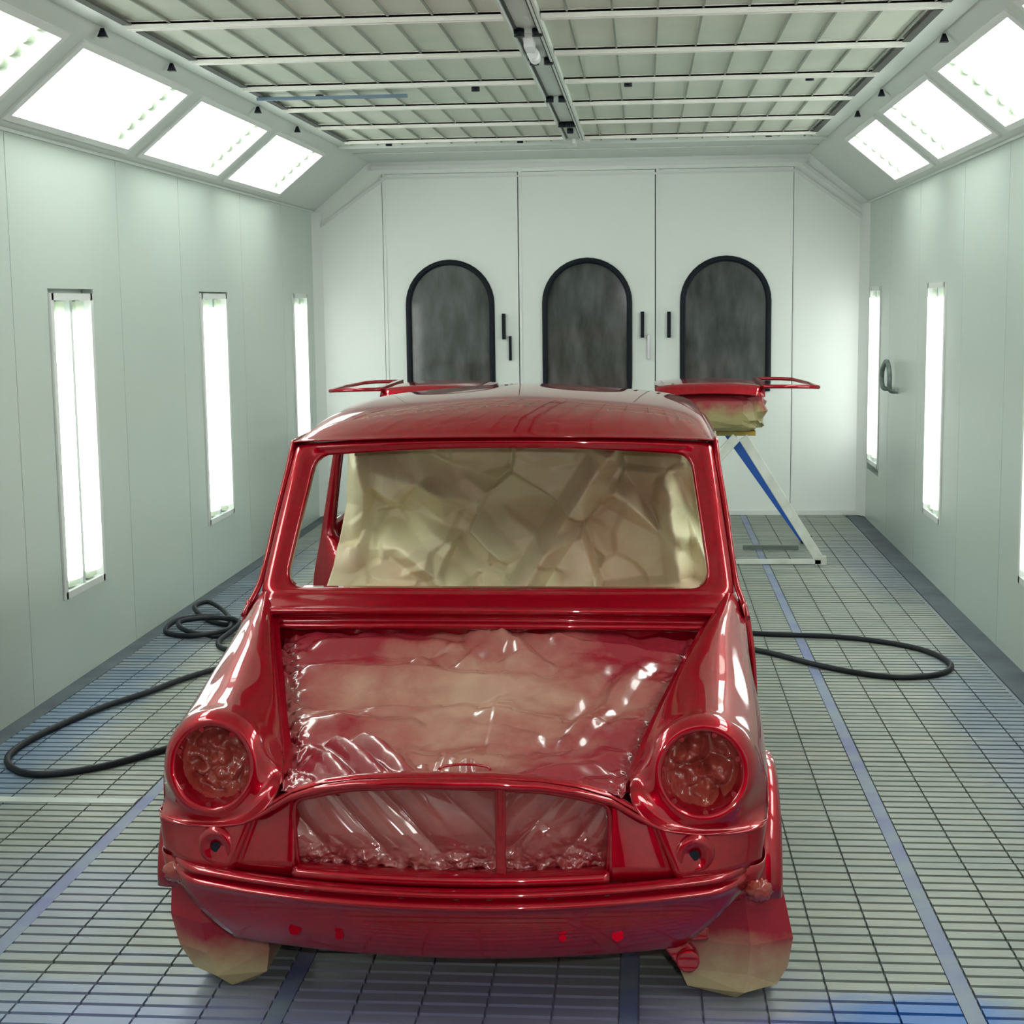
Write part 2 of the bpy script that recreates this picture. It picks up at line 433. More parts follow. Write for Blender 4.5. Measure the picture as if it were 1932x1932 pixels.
# upright lamps let into the side walls
def wall_lamp(sgn, y0, y1, z0, z1, label):
    x = XL if sgn < 0 else XR
    root = empty('wall_light', (x, (y0 + y1) / 2, z0))
    Yc = (y1 - y0) / 2; H = z1 - z0
    def bx(mb_, n0, n1, a0, a1, b0, b1): mb_.box(*sorted((-sgn * n0, -sgn * n1)), a0, a1, b0, b1)
    fr = MB()
    bx(fr, -.055, .006, -Yc - .012, -Yc + .022, -.03, H + .02); bx(fr, -.055, .006, Yc - .022, Yc + .012, -.03, H + .02)
    bx(fr, -.055, .006, -Yc, Yc, -.03, .0); bx(fr, -.055, .006, -Yc, Yc, H - .01, H + .02)
    fr.build('frame', WHITE, root)
    bk = MB(); bx(bk, -.055, -.045, -Yc + .02, Yc - .02, 0, H - .01); bk.build('reflector', GREYR, root)
    bk = MB(); bx(bk, -.045, -.004, -.016, .016, .0, H - .01); bk.build('divider', WALL, root)
    for s in (-1, 1):
        tb = MB(); c = s * Yc * .48
        tb.tube([(-sgn * -.018, c, .045), (-sgn * -.018, c, H - .06)], Yc * .32, 16, flat=1)
        o = tb.build('tube', TUBEW, root); o.scale = (.38, 1, 1)
        cp = MB(); bx(cp, -.045, -.008, c - .05, c + .05, .01, .045); bx(cp, -.045, -.008, c - .05, c + .05, H - .06, H - .015); pieces(cp, 'socket', CAP, root)
    return tag(root, label, 'light', 'upright wall lamps')
wall_lamp(-1, 6.45, 6.94, .40, 1.67, 'large upright two-tube lamp in the left wall, nearest the camera')
wall_lamp(-1, 8.71, 9.25, .40, 1.68, 'upright two-tube lamp in the left wall, middle one of three')
wall_lamp(-1, 11.05, 11.51, .50, 1.69, 'narrow-looking upright lamp in the left wall beside the back corner')
wall_lamp(1, 6.47, 6.94, .40, 1.68, 'upright lamp in the right wall cut off by the right photo edge')
wall_lamp(1, 8.81, 9.33, .39, 1.69, 'upright two-tube lamp in the right wall, right of the curved handle')
wall_lamp(1, 11.17, 11.67, .45, 1.69, 'upright lamp in the right wall beside the back corner')

# curved door pull on the right wall
mb = MB(); path = cr([(XR, 10.66, 1.02), (XR - .05, 10.66, 1.03), (XR - .06, 10.66, 1.12), (XR - .055, 10.56, 1.20), (XR - .055, 10.44, 1.20), (XR - .055, 10.36, 1.12), (XR - .05, 10.36, 1.03), (XR, 10.36, 1.02)], 5)
mb.tube(path, .016, 8)
tag(mb.build('door_pull', noisy('grey_handle', (.06, .09, .08), (.25, .3, .28), 12)), 'grey curved door pull on the right wall between the upright lamps', 'handle')

# ceiling: filter cloth held by wires and cross ribs
mb = MB(); mb.box(XCL, XCR, YF, YB, ZC, ZC + .05)
ceil = tag(mb.build('ceiling', FILTER), kind='structure')
mb = MB(); mb.box(XCL, -1.51, YF, 10.60, ZC - .012, ZC); mb.box(1.555, XCR, YF, 10.60, ZC - .012, ZC)
mb.box(XCL, XCR, 10.64, YB, ZC - .012, ZC); mb.box(XCL, XCR, 10.60, 10.64, ZC - .03, ZC); mb.box(XCL, XCR, 11.1, 11.12, ZC - .02, ZC - .013)
mb.build('border_panel', COVE, ceil)
RIBS = [5.97 + .87 * k for k in range(-8, 6)]
CREAM = mat('cream_rib', (.88, .88, .82), .4)
for i, y in enumerate(RIBS):
    for x0, x1 in ((-1.50, -.065), (.075, 1.55)):
        mb = MB()
        mb.box(x0, x1, y - .035, y - .02, ZC - .030, ZC - .0); mb.box(x0, x1, y - .035, y + .035, ZC - .012, ZC - .004); mb.box(x0, x1, y + .022, y + .035, ZC - .026, ZC)
        mb.build('cross_rib', CREAM, ceil)
mb = MB()
k = 0
x = -1.50 + .167
while x < 1.52:
    if abs(x) > .08: mb.box(x - .004, x + .004, YF, 10.6, ZC - .010, ZC - .002)
    x += .1672
pieces(mb, 'wire', WIRE, ceil)
mb = MB()
for a, b in zip(RIBS[:-1], RIBS[1:]):
    for x in (-1.49, 1.545): mb.box(x - .017, x + .017, a + .10, b - .05, ZC - .018, ZC - .011)
pieces(mb, 'edge_slot', DARK, ceil)
mb = MB(); mb.box(-1.515, -.74, 8.00, 8.03, ZC - .035, ZC - .02)
mb.build('blue_strip', BLUEBAR, ceil)
mb = MB()
for (x, y) in [(-.38, 7.9), (.378, 7.86), (1.253, 7.8), (-1.239, 10.48), (-.359, 10.46), (.387, 10.43), (1.261, 10.40), (-1.2, 8.06),
               (1.25, 5.2), (-.38, 5.25), (.378, 5.22)]:
    mb.cyl((x, y, ZC - .018), (0, 0, 1), .021, .022, 12)
pieces(mb, 'black_stud', BLACK, ceil)
for sgn in (-1, 1):
    mb = MB()
    for y in ((5.98, 6.86, 8.40, 9.36) if sgn < 0 else (5.60, 6.62, 8.30, 9.20)):
        p = cove_pt(sgn, y, .955, .02); mb.cyl(p, (0, 0, 1), .024, .034, 4, r2=.008)
    pieces(mb, 'black_hook', BLACK, ceil)
# rail running down the middle of the ceiling
rail = empty('ceiling_rail', (0, 5.0, ZC))
mb = MB()
for x in (-.058, .052, .066): mb.box(x - .005, x + .005, -5.6, 5.42, -.03, 0)
mb.box(-.05, .05, -5.6, 5.42, -.006, 0)
mb.build('track', COVE, rail)
mb = MB()
for x in (-.047, .040): mb.box(x - .005, x + .005, -5.6, 5.4, -.012, -.006)
pieces(mb, 'groove', DARK, rail)
mb = MB()
for y, xx in [(1.28, (-.033, .038)), (2.02, (.038, -.025)), (3.32, (-.035, .03)), (4.50, (-.035, .03, 0)), (4.85, (0,)), (.2, (-.033, .038)), (-1, (-.033, .038))]:
    for x in xx: mb.cyl((x, y, -.024), (0, 0, 1), .021, .03, 12)
pieces(mb, 'roller', BLACK, rail)
mb = MB(); mb.box(-.025, .012, 1.40, 1.55, -.06, -.006); pieces(mb.cyl((-.01, 1.78, -.035), (0, 1, 0), .025, .17, 14), 'coupling', mat('white_coupling', (.85, .87, .88), .25), rail)
mb = MB(); mb.cyl((.075, 5.42, -.02), (0, 0, 1), .03, .03, 16); mb.box(-.01, .01, 5.35, 5.6, -.05, -.02); mb.build('end_stop', WHITE, rail)
tag(rail, 'narrow grey double rail with black rollers down the middle of the ceiling', 'rail')

# ------------------------------------------------------------------ floor
mb = MB(); mb.box(XL - .05, XR + .05, YF, YB, -.06, -.0125)
fl = tag(mb.build('floor', PIT), kind='structure')
BX = [-2.045, -1.20, -.397, .418, 1.205, 1.985]
rnd = random.Random(3)
V, F = [], []
def fast_box(x0, x1, y0, y1, z0, z1):
    n = len(V)
    V.extend([(x0, y0, z0), (x1, y0, z0), (x0, y1, z0), (x1, y1, z0), (x0, y0, z1), (x1, y0, z1), (x0, y1, z1), (x1, y1, z1)])
    F.extend([(n + 4, n + 5, n + 7, n + 6), (n, n + 1, n + 5, n + 4), (n + 2, n + 6, n + 7, n + 3), (n, n + 4, n + 6, n + 2), (n + 1, n + 3, n + 7, n + 5)])
pitch = .0555
for bi in range(5):
    a, b = BX[bi] + .022, BX[bi + 1] - .022
    ns = max(1, round((b - a) / .162)); w = (b - a) / ns
    if bi == 0: a += .06; w = (b - a) / ns
    y = 1.6 + (bi % 2) * .011
    while y < YB - .03:
        sag = (-.002 if int(y / .98 + bi * .37) % 3 == 0 else 0)
        for k in range(ns):
            fast_box(a + k * w + .0028, a + (k + 1) * w - .0028, y, y + .041, -.012, sag)
        y += pitch
me = bpy.data.meshes.new('floor_grating'); me.from_pydata(V, [], F); me.update()
link('floor_grating', me, FLOOR, fl)
mb = MB()
for x in BX[1:-1]: mb.box(x - .021, x + .021, YF, YB, -.028, -.003)
for y in [4.85 + .98 * k for k in range(-3, 8)]:
    pass
pieces(mb, 'floor_beam', BEAM, fl)
mb = MB(); mb.box(BX[-1], XR, YF, YB, -.028, -.006); mb.box(XL, BX[0] + .075, YF, YB, -.028, -.006)
pieces(mb, 'floor_gutter', noisy('gutter_dark', (.045, .06, .08), (.09, .115, .13), 4, rough=.6), fl)
mb = MB(); mb.box(XL + .1, -1.225, 4.83, 4.88, -.012, .003); 

pieces(mb, 'floor_edge_strip', noisy('pale_strip', (.40, .45, .42), (.5, .54, .5), 5, rough=.4), fl)
mb = MB(); mb.box(XL - .1, XR + .1, YF, 1.6, -.028, -.002); mb.build('floor_plate', FLOOR, fl)

# ------------------------------------------------------------------ hoses
def hose(name, pts, r, label):
    mb = MB(); mb.tube(cr([(a, b, c) for a, b, c in pts], 10), r, 10)
    return tag(mb.build(name, HOSE), label, 'hose')
hz = .0125
hose('air_hose', [(.55, 7.72, hz), (.80, 7.60, hz), (1.007, 7.50, hz), (1.43, 7.415, hz), (1.717, 7.195, hz), (1.81, 6.90, hz), (1.735, 6.70, hz), (1.553, 6.627, hz), (1.38, 6.70, hz), (1.20, 6.87, hz), (1.015, 7.097, hz), (.75, 7.3, hz), (.5, 7.45, hz)], .0125,
     'black rubber hose looped on the floor right of the car')
hose('air_hose', [(-1.1, 7.3, hz), (-1.506, 6.60, hz), (-1.64, 6.25, hz), (-1.761, 5.961, hz), (-1.856, 5.536, hz), (-1.838, 5.264, hz), (-1.681, 5.10, hz), (-1.482, 5.183, hz), (-1.306, 5.42, hz), (-1.1, 5.75, hz), (-.9, 6.1, hz)], .0125,
     'black rubber hose in a long loop on the floor left of the car')
hose('air_hose', [(-1.45, 7.62, .013), (-1.63, 7.62, .013), (-1.80, 7.75, .014), (-1.93, 7.95, .04), (-1.90, 8.10, .04), (-1.78, 7.95, .03), (-1.66, 7.65, .04), (-1.60, 7.40, .04), (-1.75, 7.34, .02), (-1.93, 7.45, .013), (-1.92, 7.62, .04),
                  (-1.75, 7.66, .05), (-1.60, 7.55, .04), (-1.62, 7.36, .015), (-1.80, 7.38, .035), (-1.88, 7.52, .05), (-1.74, 7.58, .06), (-1.56, 7.48, .06), (-1.60, 7.22, .013), (-1.50, 7.05, .013), (-1.40, 7.0, .013)], .013,
     'tangled coil of black hose on the floor by the left wall')

# ------------------------------------------------------------------ car
CX = .035
car = tag(empty('car', (CX, 4.7, 0)), 'stripped two-door small car body in wet dark red paint, bonnet and doors removed, wheels wrapped', 'car')
O = (0, -4.7, 0)
def part(mb, name, m=None, parent=None, **k):
    p = parent or car
    return mb.build(name, m or RED, p, loc=(O if p is car else (0, 0, 0)), **k)

HC = (.545, .604)
def ring(r, dy, ths):
    out = []
    for th in ths:
        a = math.radians(th); x = HC[0] + r * math.cos(a); z = HC[1] + r * math.sin(a)
        out.append((x, 3.305 + dy + .22 * (z - HC[1]) + .10 * (x - HC[0]), z))
    return out
TH = [165, 140, 115, 90, 70, 50, 30, 10, -15, -45, -70, -95, -120, -145, -170]
A3 = [(.412, .600), (.428, .642), (.462, .684), (.510, .713), (.550, .720), (.595, .713), (.638, .686), (.672, .632), (.692, .565), (.696, .490)]
row3 = [(x, 3.42, z) for x, z in A3] + [(.672, 3.325, .474), (.570, 3.268, .476), (.470, 3.242, .492), (.405, 3.236, .535), (.388, 3.30, .572)]
rows = [ring(.087, .004, TH), ring(.092, -.005, TH), ring(.106, -.003, TH)]
rows.append([tuple(np.array(a) * .80 + np.array(b) * .20) if i < 10 else tuple(np.array(a) * .6 + np.array(b) * .4) for i, (a, b) in enumerate(zip(ring(.118, .012, TH), row3))])
rows.append(row3)
secs = {3.60: [(.462, .668), (.472, .694), (.500, .718), (.540, .734), (.575, .735), (.612, .724), (.648, .700), (.678, .660), (.700, .600), (.704, .535)],
        3.80: [(.516, .722), (.524, .744), (.545, .760), (.575, .768), (.603, .764), (.632, .750), (.660, .725), (.684, .688), (.702, .63), (.706, .565)],
        4.00: [(.570, .765), (.576, .780), (.592, .791), (.613, .795), (.632, .790), (.652, .775), (.672, .750), (.690, .71), (.704, .60), (.708, .38)],
        4.15: [(.608, .788), (.613, .798), (.624, .805), (.640, .807), (.655, .801), (.668, .788), (.682, .765), (.696, .73), (.706, .55), (.71, .22)],
        4.34: [(.636, .815), (.640, .822), (.648, .830), (.658, .834), (.667, .828), (.676, .812), (.686, .785), (.697, .74), (.706, .55), (.712, .20)],
        4.28: [(.632, .805), (.636, .812), (.645, .818), (.656, .820), (.667, .814), (.677, .802), (.688, .780), (.699, .74), (.708, .55), (.712, .20)]}
for sd, nm in ((1, 'right'), (-1, 'left')):
    mb = MB()
    R = rows if sd > 0 else mx(rows)
    G = loft(R, 6, 6, closed_u=True)
    grid_mesh(mb, G, closed_u=True)
    A = [row3[:10]] + [[(x, y, z) for x, z in secs[y]] for y in sorted(secs)]
    if sd < 0: A = mx(A)
    # tangent-continuous continuation: include the ring row before for the spline, then drop it
    pre = [rows[3][:10]] if sd > 0 else mx([rows[3][:10]])
    G2 = loft(pre + A, 6, 8)[8:]
    grid_mesh(mb, G2)
    o = part(mb, 'wing', solid=.003)
    w = o.modifiers.new('weld', 'WELD'); w.merge_threshold = .0008
    o.modifiers.move(1, 0)
    # gutter flange along the bonnet opening
    e0 = row3[14] if sd > 0 else mx([row3])[0][14]; e1 = G2[0][0]
    fl_ = MB(); ed = [tuple(np.array(e0) * (1 - k / 6) + np.array(e1) * k / 6) for k in range(6)] + [r[0] for r in G2]
    gg = [[p, (p[0] - sd * .004, p[1], p[2] - .012), (p[0] - sd * .020, p[1], p[2] - .016), (p[0] - sd * .022, p[1], p[2] - .07)] for p in ed]
    grid_mesh(fl_, gg); part(fl_, 'bonnet_gutter', parent=o, solid=.002)
    # headlamp socket
    hb = MB(); thc = list(range(0, 360, 12)); sx = sd
    def rg(r, dy): return [(sx * p[0], p[1], p[2]) for p in ring(r, dy, thc)]
    grid_mesh(hb, [rg(.0875, .0), rg(.085, .014), rg(.080, .045), rg(.068, .10), rg(.045, .135), rg(.004, .14)], closed_u=True)
    part(hb, 'headlamp_socket', RED, parent=o)
    # mounting studs round the socket
    sb = MB()
    for k in range(7):
        a = math.radians(k * 51 + 20); p = ring(.084, .004, [math.degrees(a)])[0]; sb.cyl((sx * p[0], p[1], p[2]), (0, 1, 0), .006, .012, 8)
    pieces(sb, 'headlamp_stud', RED, o)

# crumpled masking film stuffed in the headlamp sockets
def ridged(p, sc, oct=3):
    s = 0; a = 1; q = Vector(p) * sc; t = 0
    for k in range(oct):
        d = noise.voronoi(q)[0]; s += a * (d[1] - d[0]); t += a; a *= .5; q = q * 2.1 + Vector((5.1, 2.3, 7.7))
    return s / t
FOIL = painted_paper('red_sprayed_film', (.26, .012, .016), (.34, .07, .045), (.36, .002, .016), 1.0, .14, lambda m, tc: lin(m, tc, [(0, 0, .0, False), (2, .5, .0, False), (0, -1.0, .28, False)][0:1]) , scale=14.0)
bsdf(FOIL).inputs['Coat Weight'].default_value = .8
for sd in (1, -1):
    mb = MB(); n = 34; G = []
    for i in range(n):
        r = .0832 * i / (n - 1) + .0003
        row = []
        for k in range(72):
            a = 2 * math.pi * k / 72; x = HC[0] + r * math.cos(a); z = HC[1] + r * math.sin(a)
            h = ridged((x + sd * 3, z, .4), 15, 2)
            tp = min(1, (.0836 - r) / .012)
            y = 3.336 + .22 * (z - HC[1]) + .1 * (x - HC[0]) + tp * (.045 - .075 * h + (.02 if sd > 0 else -.02) * max(0, 1 - r / .06) + noise.noise(Vector((x * 30, z * 30, sd))) * .02)
            row.append((sd * x, y, z))
        G.append(row)
    grid_mesh(mb, G, closed_u=True)
    o = mb.build('headlamp_masking', FOIL, None, loc=(CX, 0, 0), solid=.0006)
    tag(o, 'crumpled red-sprayed masking in the %s headlamp hole of the car' % ('right-hand' if sd > 0 else 'left-hand'), 'masking')

# front panel below the lamps (both sides of the grille), with recessed grille surround
def ylow(x): # plan curve of the nose
    a = abs(x); return 3.155 + .30 * a * a + (.0 if a < .58 else 2.4 * (a - .58) ** 1.6)
def ztop(x):
    a = abs(x)
    pts = [(0, .612), (.10, .611), (.20, .603), (.28, .588), (.35, .562), (.41, .522), (.46, .494), (.53, .480), (.60, .476), (.70, .476)]
    return float(np.interp(a, [p[0] for p in pts], [p[1] for p in pts]))
cols = [(.335, .075), (.345, .03), (.352, .018), (.38, .016), (.415, .016), (.437, .012), (.452, .0), (.49, .0), (.53, 0), (.57, 0), (.61, 0), (.65, 0), (.675, 0)]
for sd in (1, -1):
    mb = MB(); R = []
    for t in (0, .04, .2, .4, .6, .8, 1):
        r = []
        for j, (x, d) in enumerate(cols):
            # the recess leans outwards towards the bottom
            xx = x + (.045 * t if .36 < x < .46 else .0)
            if x >= .46: xx = x + .045 * t * max(0, (.6 - x) / .14)
            zt = ztop(x); z = zt + (.388 - zt) * t
            yt = float(np.interp(xx, [.30, .405, .47, .57, .672], [3.215, 3.236, 3.242, 3.268, 3.325]))
            y = (yt + .004) * (1 - t) + ylow(xx) * t + d
            r.append((sd * xx, y, z))
        for (x, y) in ((.690, 3.365), (.696, 3.42), (.700, 3.455)):
            z = .478 + (.388 - .478) * t; r.append((sd * (x - .012 * t), y + .0, z))
        R.append(r)
    G = [cr(r, 3) for r in R]
    grid_mesh(mb, G)
    fp = part(mb, 'front_panel', solid=.003)
    # corner below the bumper line
    mb = MB(); R = []
    for z, s in ((.39, 0), (.36, .004), (.33, .012), (.30, .03)):
        R.append([(sd * (x - s), y, z) for x, y in ((.60, 3.30 + s), (.65, 3.315 + s), (.675, 3.335 + s), (.688, 3.37 + s), (.692, 3.42), (.692, 3.455))])
    grid_mesh(mb, [cr(r, 3) for r in R]); part(mb, 'wing_corner', parent=fp, solid=.003)
    # side lamp socket: dished ring with a hole
    mb = MB(); cxs, cz = .527, .437; prof = [(.046, .006), (.041, -.005), (.034, -.010), (.027, -.008), (.020, -.003), (.012, -.002), (.010, .004)]
    G = []
    for r, d in prof:
        G.append([(sd * (cxs + r * math.cos(a)), 3.250 + .19 * r * math.cos(a) + d, cz + r * math.sin(a)) for a in [2 * math.pi * k / 32 for k in range(32)]])
    grid_mesh(mb, G, closed_u=True); sl = part(mb, 'indicator_socket', parent=fp)
    mb = MB(); mb.cyl((sd * cxs, 3.247, cz), (0, 1, 0), .0115, .003, 16); mb.build('indicator_hole', BLACK, sl)
# raised moustache lip over the grille, running out below the lamps
pts = []
for k in range(-34, 35):
    x = k / 34 * .655
    pts.append((x, float(np.interp(abs(x), [0, .15, .30, .405, .47, .57, .655], [3.172, 3.180, 3.204, 3.232, 3.240, 3.266, 3.318])), ztop(x) + .001))
pts = [(-.697, 3.43, .482), (-.692, 3.37, .479)] + pts + [(.692, 3.37, .479), (.697, 3.43, .482)]
mb = MB()
rr = [(.0022 + .011 * max(0, 1 - abs(p[0]) / .46) ** .5) for p in pts]
mb.tube(pts, rr, 10)
lip = part(mb, 'grille_lip')
mb = MB(); G = []
for k in range(-30, 31):
    x = k / 30 * .415; y0 = ylow(x) + .032; z0 = ztop(x)
    G.append([(x, y0, z0 + .010), (x, y0 + .02, z0 + .013), (x, y0 + .05, z0 + .008), (x, y0 + .058, z0 - .02)])
grid_mesh(mb, G); part(mb, 'slam_panel', solid=.003)
mb = MB(); arc = [(.036 + .055 * math.cos(a), 3.205 + .035 * math.sin(a), .636) for a in [math.pi * k / 12 for k in range(13)]]
mb.tube(arc, .003, 8); part(mb, 'bonnet_catch')
# closing shelf along the foot of the grille opening
mb = MB(); G = []
for k in range(-28, 29):
    x = k / 28 * .345; y0 = ylow(x)
    G.append([(x, y0 + .012, .384), (x, y0 + .004, .400), (x, y0 + .014, .409), (x, y0 + .12, .405)])
grid_mesh(mb, G); part(mb, 'grille_shelf', solid=.003)
# grille post
mb = MB(); mb.bar((.113, 3.198, .606), (.113, 3.188, .395), .022, .012, up=(0, 1, 0)); mb.box(.107, .119, 3.186, 3.198, .392, .61)
part(mb, 'grille_post', bevel=.003)
# rim round the grille opening
mb = MB(); P = [(-.34, .395), (-.345, .47), (-.342, .545)] + [(x, ztop(x) - .016) for x in np.linspace(-.3, .3, 13)] + [(.342, .545), (.345, .47), (.34, .395)]
mb.tube([(x, ylow(x) + .045, z) for x, z in cr([np.array(p) for p in P], 3)], .006, 8); part(mb, 'grille_rim')

# bumper lip and valance
mb = MB(); R = []
prof = [(.0, .390), (-.012, .392), (-.030, .388), (-.034, .383), (-.026, .377), (-.012, .374), (-.012, .370), (-.030, .368), (-.046, .365), (-.046, .359), (-.030, .354), (-.012, .346),
        (-.006, .332), (-.004, .310), (.0, .285), (.010, .260), (.024, .236), (.040, .217), (.044, .210), (.065, .214)]
NX = 56
for k in range(NX + 1):
    s = -1 + 2 * k / NX; col = []
    for d, z in prof:
        if z > .345: hw = .655
        else: hw = .655 - .135 * ((.345 - z) / .117) ** .8
        x = s * hw
        drop = .010 * (1 - s * s)      # the lip sags a little towards its middle
        e = max(0, (abs(s) - .86) / .14)
        dd = d * (1 - e ** 2) if d < 0 else d
        y = ylow(min(abs(x), .66)) + .012 + dd
        col.append((x, y, z + (.0 if z < .345 else 0) - drop * (1 if z > .30 else .5) + .004))
    R.append(col)
grid_mesh(mb, R)
val = part(mb, 'valance', solid=.003)
mb = MB()
def vp(px, z, d=-.008): return (px, ylow(px) + .012 + d, z)
for x, z, r in [(-.345, .262, .014), (-.243, .272, .009), (-.243, .257, .009), (.244, .280, .009), (.244, .262, .008), (.362, .262, .013), (-.31, .305, .010), (.24, .30, .012)]:
    p = vp(x, z, .0); mb.cyl((p[0], p[1] + .006, p[2] + .006), (0, 1, -.35), r, .014, 14, r2=r * 1.15)
pieces(mb, 'valance_boss', RED, val)
mb = MB()
for x in (-.31, -.10, .02, .09, .22, .34): p = vp(x, .3665, -.016); mb.cyl(p, (0, 1, .3), .006, .006, 10)
pieces(mb, 'valance_hole', DARK, val)
mb = MB(); mb.bar((.475, 3.30, .235), (.52, 3.30, .175), .05, .035, up=(0, 1, 0)); mb.cyl((.515, 3.29, .185), (0, 1, 0), .026, .04, 14); mb.bar((.46, 3.30, .235), (.56, 3.30, .245), .03, .03)
part(mb, 'tow_bracket', bevel=.004)

# scuttle: flat shelf, front lip, drop
mb = MB(); R = []
for k in range(41):
    s = -1 + k / 20; x = s * .655; e = s * s; eb = max(0, abs(s) - .86) / .14
    y0 = 4.235 + .055 * e; yl = 4.105 + .045 * e
    zb = .832 - .006 * e; zl = .806 - .012 * e
    R.append([(x, y0 + .02, zb - .004), (x, y0 - .004, zb), (x, y0 - .022, zb - .010), (x, (y0 + yl) / 2, zb - .018), (x, yl + .02, zl - .004), (x, yl + .006, zl + .002), (x, yl - .006, zl), (x, yl - .006, zl - .012),
              (x * .96, yl + .006, zl - .018), (x * .94, yl + .01, zl - .036), (x * .93, yl - .004, zl - .042), (x * .925, yl - .004, zl - .056), (x * .92, yl + .015, zl - .062), (x * .9, yl + .02, zl - .30), (x * .9, yl + .02, .26)])
grid_mesh(mb, [cr(r, 2) for r in R]); part(mb, 'scuttle_panel', solid=.003)

# windscreen frame
def scr(x, z):
    return (x, 4.232 + (z - .83) * .735 + .13 * x * x, z)
def rr_loop(xb, zb, xt, zt, rad, crown_t, crown_b, n=7):
    C = [(-xb, zb), (xb, zb), (xt, zt), (-xt, zt)]; out = []
    for i in range(4):
        c = np.array(C[i]); p = np.array(C[i - 1]); q = np.array(C[(i + 1) % 4])
        a = c + (p - c) / np.linalg.norm(p - c) * rad; b = c + (q - c) / np.linalg.norm(q - c) * rad
        for k in range(n + 1):
            t = k / n; out.append(tuple((1 - t) ** 2 * a + 2 * t * (1 - t) * c + t * t * b))
        if i in (0, 2):
            nb = np.array(C[(i + 1) % 4]); b2 = nb + (b - nb) / np.linalg.norm(b - nb) * rad
            for k in range(1, 16):
                t = k / 16; m = b + (b2 - b) * t; out.append((m[0], m[1] + (crown_b if i == 0 else crown_t) * (1 - (2 * t - 1) ** 2)))
        else:
            nb = np.array(C[(i + 1) % 4]); b2 = nb + (b - nb) / np.linalg.norm(b - nb) * rad
            for k in range(1, 8):
                t = k / 8; m = b + (b2 - b) * t; out.append(tuple(m))
    return out
spec = [(.675, .800, .622, 1.214, .02, .026, .022, .035), (.668, .806, .617, 1.214, .03, .024, .022, .0), (.655, .815, .604, 1.212, .03, .020, .014, -.006), (.630, .818, .580, 1.204, .05, .016, .014, -.006),
        (.622, .820, .572, 1.200, .05, .014, .012, .004), (.612, .824, .562, 1.192, .055, .016, .008, .004), (.604, .828, .555, 1.186, .055, .020, .006, .012), (.603, .829, .553, 1.185, .055, .020, .006, .040)]
mb = MB(); G = []
for xb, zb, xt, zt, rad, ct, cb, d in spec:
    G.append([(x, scr(x, z)[1] + d, z + 0) for x, z in rr_loop(xb, zb, xt, zt, rad, ct, cb)])
grid_mesh(mb, G, closed_u=True); part(mb, 'windscreen_frame', solid=.004)

# roof
mb = MB(); R = []
rf = [(4.495, 1.222, 1.238, 0), (4.515, 1.222, 1.246, .10), (4.56, 1.222, 1.268, .35), (4.65, 1.223, 1.297, .68), (4.82, 1.226, 1.322, .94), (5.05, 1.228, 1.336, 1), (5.35, 1.228, 1.340, 1), (5.65, 1.224, 1.332, 1), (5.90, 1.212, 1.305, 1), (6.04, 1.195, 1.262, .8), (6.12, 1.17, 1.20, .3)]
for y, ze, zc, f in rf:
    r = []
    for x, k in ((-.622, 0), (-.607, .10 + .14 * f), (-.585, .20 + .22 * f), (-.54, .34 + .24 * f), (-.46, .52 + .20 * f), (-.30, .80 + .06 * f), (-.12, .97), (0, 1)):
        yy = y + .13 * (x * x) * (1 if y < 5.3 else -1)
        r.append((x, yy, ze + (zc - ze) * min(k, 1)))
    r = r + [(-a, b, c) for a, b, c in reversed(r[:-1])]
    R.append(r)
grid_mesh(mb, loft(R, 4, 5)); part(mb, 'roof', solid=.004)

